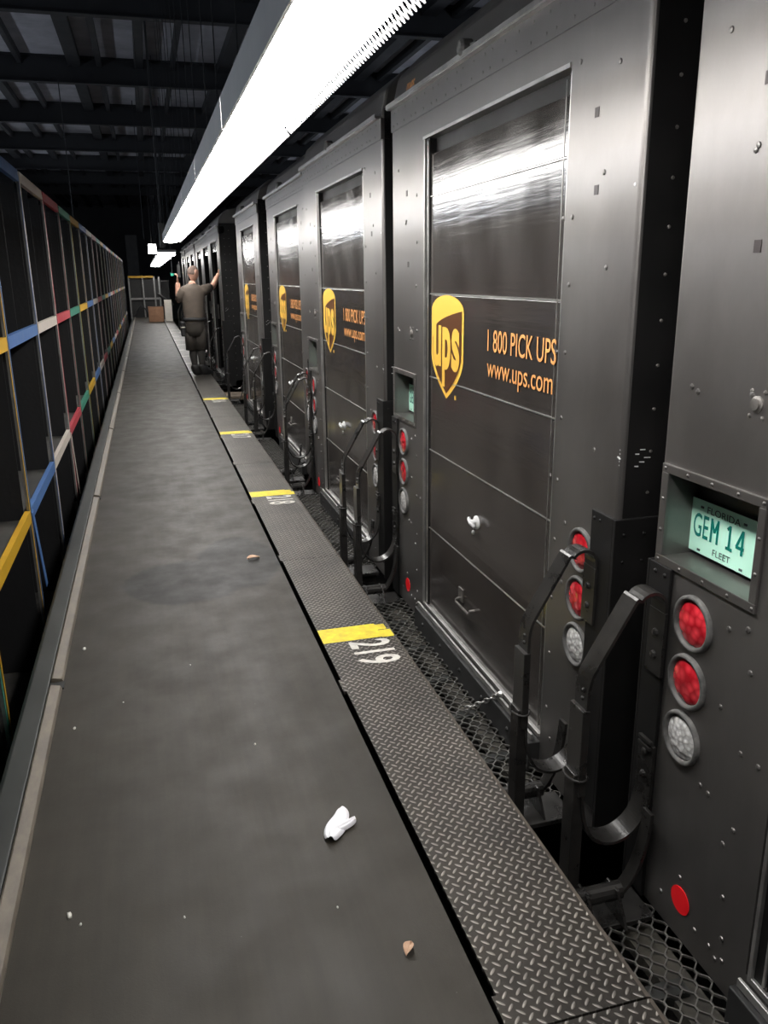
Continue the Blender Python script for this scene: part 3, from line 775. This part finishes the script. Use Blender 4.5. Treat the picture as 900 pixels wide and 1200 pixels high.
# ------------------------------------------------------------------ litter on the belt
def crumple(name, c, size, m_, label, cat, seed, flat=.25, n=3):
    bm = bmesh.new(); bmesh.ops.create_icosphere(bm, subdivisions=n, radius=1); r_ = random.Random(seed)
    from mathutils import noise as nz_
    for v_ in bm.verts:
        k_ = 1+.55*nz_.noise(v_.co*1.3+Vector((seed,0,0)))+.25*nz_.noise(v_.co*3.1+Vector((0,seed,0)))
        v_.co = Vector((v_.co.x*size[0]*k_, v_.co.y*size[1]*k_, max(v_.co.z, -.6)*size[2]*k_))
    zmin = min(v_.co.z for v_ in bm.verts)
    for v_ in bm.verts: v_.co.z -= zmin
    me = bpy.data.meshes.new(name); bm.to_mesh(me); bm.free(); me.materials.append(m_); me.shade_smooth()
    o = bpy.data.objects.new(name, me); C.objects.link(o); o.location = c; return tag(o, label, cat)
M['tissue'] = mat('white_cloth', (.80,.80,.84), .8); M['leafm'] = worn('dry_leaf', (.45,.28,.18), (.65,.48,.36), 40, (.7,.9)); M['speck'] = mat('lint', (.55,.54,.50), .8)
def ribbon(name, pts, wds, m_, label, cat, seed):
    """crumpled sheet following a path on the belt"""
    b = MB(); r_ = random.Random(seed); K = 7; n = 0
    for i, (p, w_) in enumerate(zip(pts, wds)):
        p = Vector(p); q = Vector(pts[min(i+1, len(pts)-1)])-Vector(pts[max(i-1, 0)]); q.normalize(); s_ = Vector((-q.y, q.x, 0))
        for k_ in range(K):
            f_ = k_/(K-1)*2-1
            b.v.append(tuple(p+s_*(f_*w_)+Vector((r_.uniform(-.002,.002), r_.uniform(-.002,.002), .004+.020*(1-f_*f_)*r_.uniform(.5,1.1)+(.006 if k_ % 2 else 0)))))
    for i in range(len(pts)-1):
        for k_ in range(K-1): a = i*K+k_; b.f.append((a, a+1, a+K+1, a+K)); b.m.append(0)
    o = b.build(name, m_); md = o.modifiers.new('s', 'SOLIDIFY'); md.thickness = .003; sb = o.modifiers.new('d', 'SUBSURF'); sb.levels = 1; sb.render_levels = 2
    return o
g = ribbon('crumpled_glove', [(.385,2.005,0),(.395,2.03,0),(.415,2.06,0),(.430,2.085,0),(.445,2.11,0),(.452,2.13,0)], [.016,.030,.034,.030,.026,.022], M['tissue'], '', '', 4)
tag(g, 'crumpled white cloth glove lying on the belt in the foreground', 'glove')
h = ribbon('thumb', [(.415,2.045,0),(.440,2.055,0),(.465,2.07,0),(.478,2.078,0)], [.014,.015,.013,.007], M['tissue'], '', '', 9); h.parent = g
for k_ in ('label', 'category'):
    if k_ in h: del h[k_]
def leaf(x, y, s_, rot, label):
    b = MB(); n = 8
    for i in range(n+1):
        a = i/n; w_ = s_*.38*math.sin(PI*min(a*.9+.08, 1))**.8
        for f_ in (-1, 0, 1):
            px_, py_ = (a-.5)*s_*1.3, f_*w_; b.v.append((px_*math.cos(rot)-py_*math.sin(rot), px_*math.sin(rot)+py_*math.cos(rot), .002+.010*abs(f_)+.006*math.sin(a*4)))
    for i in range(n):
        for k_ in range(2): q = i*3+k_; b.f.append((q, q+1, q+4, q+3)); b.m.append(0)
    o = b.build('dry_leaf', M['leafm'], loc=(x, y, 0)); md = o.modifiers.new('s', 'SOLIDIFY'); md.thickness = .0015
    tag(o, label, 'leaf', 'dry leaves on the belt')
leaf(.487, 1.56, .034, 1.0, 'small curled dry leaf on the belt near the bottom edge')
leaf(.483, 4.60, .060, .3, 'dry leaf on the dark stain of the belt')
from math import floor
for i, (x_, y_, s_) in enumerate(((-.33,1.92,.009), (-.30,1.88,.005), (-.27,1.47,.008), (-.02,1.35,.004), (-.04,1.83,.004), (-.22,3.05,.004), (.24,2.6,.005), (.05,3.3,.005), (.35,1.75,.004), (-.40,3.6,.012), (-.39,2.9,.008))):
    lab = ['longest white lint scrap on the left of the belt', 'tiny lint scrap right of the longest scrap', 'round pale crumb near the lower left of the belt'][i] if i < 3 else 'tiny pale crumb on the dark belt'
    crumple('crumb', (x_, y_, -.002), (s_*.7, s_*1.3, s_*.5), M['speck'], lab, 'crumb', i+3, n=1)['group'] = 'pale crumbs on the belt'

# ------------------------------------------------------------------ the man
M['skin'] = worn('skin', (.50,.27,.19), (.58,.33,.24), 10, (.5,.6)); M['shirt'] = worn('brown_polo', (.075,.058,.045), (.100,.078,.062), 12, (.8,.9))
M['shorts'] = worn('brown_shorts', (.028,.023,.018), (.038,.032,.026), 12, (.8,.9)); M['sock'] = mat('dark_sock', (.022,.020,.018), .9); M['boot'] = mat('black_boot', (.010,.010,.010), .5)
M['hair'] = worn('short_hair', (.07,.045,.035), (.13,.09,.07), 60, (.8,.9)); M['gear'] = mat('black_nylon', (.010,.010,.011), .6)
def skin_mesh(nodes, edges, sub=2):
    me = bpy.data.meshes.new('k'); me.from_pydata([n[0] for n in nodes], edges, []); o = bpy.data.objects.new('k', me); C.objects.link(o)
    md = o.modifiers.new('s', 'SKIN'); md.use_smooth_shade = True
    for i, n in enumerate(nodes):
        sv = me.skin_vertices[0].data[i]; r_ = n[1]; sv.radius = r_ if isinstance(r_, tuple) else (r_, r_); sv.use_root = (i == 0)
    sb = o.modifiers.new('d', 'SUBSURF'); sb.levels = sub; sb.render_levels = sub
    out = bpy.data.meshes.new_from_object(o.evaluated_get(bpy.context.evaluated_depsgraph_get()))
    bpy.data.objects.remove(o); return out
def join_meshes(name, mats, meshes, parent):
    bm = bmesh.new()
    for i, me in enumerate(meshes):
        k0 = len(bm.faces); bm.from_mesh(me); bm.faces.ensure_lookup_table()
        for f_ in bm.faces[k0:]: f_.smooth = True
    me = bpy.data.meshes.new(name); bm.to_mesh(me); bm.free()
    for m_ in mats: me.materials.append(m_)
    o = bpy.data.objects.new(name, me); C.objects.link(o); o.parent = parent; return o
def chain(*pts):   # (pos, radius) list -> nodes, edges
    return list(pts), [(i, i+1) for i in range(len(pts)-1)]
man = empty('person', (.76, 14.3, .006), 'man in brown polo and shorts seen from behind, one hand on the open truck', 'person')
# coordinates below are relative to the feet
hipL, hipR = (-.085,.0,.90), (.095,-.01,.90); kneeL, kneeR = (-.07,.03,.50), (.07,-.02,.50); ankL, ankR = (-.055,.0,.11), (.075,-.03,.11)
shL, shR = (-.165,.0,1.385), (.165,.02,1.40)
elL, wrL = (-.235,.05,1.20), (-.225,.04,1.53)
elR, wrR = (.35,.30,1.44), (.475,.62,1.62)
nodes = [((0,0,.95),(.15,.11)), ((0,0,1.15),(.15,.105)), ((0,.0,1.35),(.17,.10)), ((0,.01,1.47),(.07,.07)), ((.01,.01,1.56),(.055,.06)),
         (shL,.062), (elL,.056), (wrL,.040), (shR,.062), (elR,.056), (wrR,.038),
         (hipL,.09), (kneeL,.06), ((-.06,.0,.33),.058), (ankL,.03), (hipR,.09), (kneeR,.06), ((.075,-.04,.33),.058), (ankR,.03),
         ((-.05,.08,.05),.02), ((.085,.06,.05),.02)]
edges = [(0,1),(1,2),(2,3),(3,4),(2,5),(5,6),(6,7),(2,8),(8,9),(9,10),(0,11),(11,12),(12,13),(13,14),(0,15),(15,16),(16,17),(17,18),(14,19),(18,20)]
parts = [skin_mesh(nodes, edges)]
# hands: right one flat on the truck edge, left one closed round the handset
def hand(w, d, side, curl, spread):
    w = Vector(w); d = Vector(d).normalized(); s_ = Vector(side).normalized(); nrm = d.cross(s_).normalized(); out = []
    palm = w+d*.055
    out.append(skin_mesh([((w-d*.02), (.026,.022)), (tuple(w+d*.03), (.036,.018)), (tuple(w+d*.08), (.040,.016))], [(0,1),(1,2)], 1))
    for k_, (o_, l_) in enumerate(((-.030,.070), (-.010,.080), (.010,.076), (.029,.060))):
        p0 = w+d*.07+s_*o_; p1 = p0+d*l_*.5+s_*o_*spread; p2 = p1+(d*math.cos(curl)+nrm*math.sin(curl))*l_*.35; p3 = p2+(d*math.cos(2*curl)+nrm*math.sin(2*curl))*l_*.28
        out.append(skin_mesh([(tuple(p0),.0095), (tuple(p1),.009), (tuple(p2),.0085), (tuple(p3),.0075)], [(0,1),(1,2),(2,3)], 1))
    p0 = w+d*.025-s_*.026; p1 = p0-s_*.028+d*.028; p2 = p1+d*.03-s_*.004+nrm*.01
    out.append(skin_mesh([(tuple(p0),.012), (tuple(p1),.0105), (tuple(p2),.009)], [(0,1),(1,2)], 1)); return out
parts += hand(wrR, (.10,.32,.26), (.0,-.6,.8), .12, .25)
parts += hand(wrL, (.02,.0,1), (0,1,.0), .9, .1)
# head: turned to the right and slightly down
def head_mesh():
    bm = bmesh.new(); bmesh.ops.create_icosphere(bm, subdivisions=4, radius=1)
    for v_ in bm.verts:
        x, y, z = v_.co                                    # face looks along +x
        sx_ = .098 if x < 0 else .092; px_, py_, pz_ = x*sx_, y*.077, z*.118
        if z < 0: py_ *= 1+.22*z; px_ += .012*(-z)
        if z < -.3 and x < 0: px_ *= 1+.35*z
        g_ = math.exp(-((y/.16)**2)-((z+.12)/.16)**2)
        if x > .5: px_ += .024*g_                           # nose
        for s__ in (-1, 1):
            if x > .4: px_ -= .009*math.exp(-((y-.38*s__)/.15)**2-((z-.05)/.12)**2)      # eye sockets
        if x > .4: px_ += .006*math.exp(-((z-.22)/.08)**2)*(abs(y) < .6)                 # brow
        if x > .4: px_ += .008*math.exp(-((z+.5)/.06)**2-(y/.3)**2)+.010*math.exp(-((z+.85)/.12)**2-(y/.35)**2)   # lips, chin
        e_ = math.exp(-((x+.05)/.20)**2-((z+.05)/.26)**2)
        if abs(y) > .75: py_ += math.copysign(.020*e_, y); px_ -= .012*e_                # ears
        v_.co = (px_, py_, pz_)
    for f_ in bm.faces: f_.smooth = True
    return bm
HM = Matrix.Translation((.03,.02,1.665)) @ Matrix.Rotation(math.radians(28), 4, 'Z') @ Matrix.Rotation(math.radians(14), 4, 'Y')
bm = head_mesh(); bm.transform(HM); me = bpy.data.meshes.new('h'); bm.to_mesh(me); bm.free(); parts.append(me)
join_meshes('body', [M['skin']], parts, man)
bm = head_mesh()
bmesh.ops.delete(bm, geom=[v_ for v_ in bm.verts if not (v_.co.z > .02+.55*max(v_.co.x, 0)+(.03 if v_.co.x > -.02 else -.06) )], context='VERTS')
for v_ in bm.verts: v_.co *= 1.045
bm.transform(HM); me = bpy.data.meshes.new('hair'); bm.to_mesh(me); bm.free(); me.materials.append(M['hair']); o = bpy.data.objects.new('hair', me); C.objects.link(o); o.parent = man
# polo shirt, shorts, socks and boots as lofted cloth
def loft(mb, rings, seg=18, cap=True):
    n = len(mb.v)
    for cx_, cy_, cz_, rx, ry in rings:
        for k in range(seg):
            t_ = 2*PI*k/seg; mb.v.append((cx_+rx*math.cos(t_), cy_+ry*math.sin(t_), cz_+.004*math.sin(3*t_+cz_*20)))
    for i in range(len(rings)-1):
        for k in range(seg):
            k2 = (k+1) % seg; mb.f.append((n+i*seg+k, n+i*seg+k2, n+(i+1)*seg+k2, n+(i+1)*seg+k)); mb.m.append(mb.cur)
    if cap:
        mb.f.append(tuple(n+k for k in reversed(range(seg)))); mb.f.append(tuple(n+(len(rings)-1)*seg+k for k in range(seg))); mb.m += [mb.cur]*2
b = MB()
loft(b, [(0,0,.87,.150,.125),(0,0,.90,.172,.140),(0,0,.96,.168,.136),(0,0,1.06,.176,.135),(0,0,1.18,.182,.135),(0,0,1.29,.192,.132),(0,0,1.36,.200,.122),(0,0,1.41,.200,.112),(0,.005,1.45,.172,.098),(0,.01,1.48,.105,.082),(0,.01,1.50,.066,.066)])
slR = tuple(Vector(shR).lerp(Vector(elR), .72)); slL = tuple(Vector(shL).lerp(Vector(elL), .85))
b.tube([(.10,.01,1.36), (.155,.015,1.375), tuple(Vector(shR).lerp(Vector(slR), .5)), slR], [.09,.092,.080,.072], 14)
b.tube([(-.10,.0,1.36), (-.160,.0,1.36), tuple(Vector(shL).lerp(Vector(slL), .5)), slL], [.09,.090,.078,.070], 14)
b.build('polo_shirt', M['shirt'], man, True)
b = MB(); loft(b, [(0,0,.66,.150,.12),(0,0,.74,.178,.140),(0,0,.84,.176,.142),(0,0,.92,.160,.132)])
b.tube([(-.082,.0,.80), (-.080,.01,.62), (-.076,.02,.43)], [.095,.097,.102], 16); b.tube([(.085,-.01,.80), (.080,-.015,.62), (.074,-.02,.43)], [.095,.097,.102], 16)
b.build('shorts', M['shorts'], man, True)
for (kx, ky), (ax, ay) in (((-.062,.01),(-.050,.0)), ((.072,-.035),(.070,-.03))):
    b = MB(); b.tube([(kx,ky,.47), (kx,ky-.01,.34), (ax,ay,.20), (ax,ay,.10)], [.062,.066,.050,.048], 14); b.build('sock', M['sock'], man, True)
    join_meshes('boot', [M['boot']], [skin_mesh([((ax,ay,.075),(.080,.080)), ((ax,ay,.20),.082), ((ax-.05,ay-.01,.055),(.070,.060)), ((ax+.08,ay+.04,.055),(.075,.060)), ((ax+.17,ay+.07,.05),(.062,.050))], [(0,1),(0,2),(0,3),(3,4)])], man)
bl = MB(); bl.tube([(0.168*math.cos(2*PI*i/20), .136*math.sin(2*PI*i/20), .93+.004*math.sin(i)) for i in range(21)], .030, 8, False)
bl.build('belt', M['gear'], man, True)
b = MB(); b.box(-.235,-.165,-.10,.08,.66,.90); b.box(-.24,-.16,-.105,.085,.84,.90); pq = b.build('hip_pouch', M['gear'], man, bevel=.015)
b = MB(); b.box(-.237,-.163,-.107,-.103,.80,.815); b.build('white_tab', M['whitebox'], pq)
b = MB(); b.box(-.22,-.17,-.02,.03,1.60,1.80); b.tube([(-.19,.0,1.79),(-.18,.0,1.85)], .012, 8)
o = b.build('handset', M['gear'], bevel=.008); o.location = (.76,14.3,0); tag(o, "black handheld scanner held up in the man's left hand", 'scanner')

# parcel in the open truck, beside the man's hand
carton('tall_parcel', 1.42, 1.75, 15.78, 16.0, -.19, .42, worn('tan_parcel', (.45,.28,.17), (.55,.36,.22), 5, (.8,.9)), 'tall tan parcel standing just inside the open truck by the man', 'parcel')

# ------------------------------------------------------------------ world and colour management
w = bpy.data.worlds.new('world'); S.world = w; w.use_nodes = True
w.node_tree.nodes['Background'].inputs[0].default_value = (.55,.65,.85,1); w.node_tree.nodes['Background'].inputs[1].default_value = .06
S.view_settings.view_transform = 'Standard'; S.view_settings.look = 'None'; S.view_settings.exposure = 0; S.view_settings.gamma = 1; S.view_settings.use_curve_mapping = False
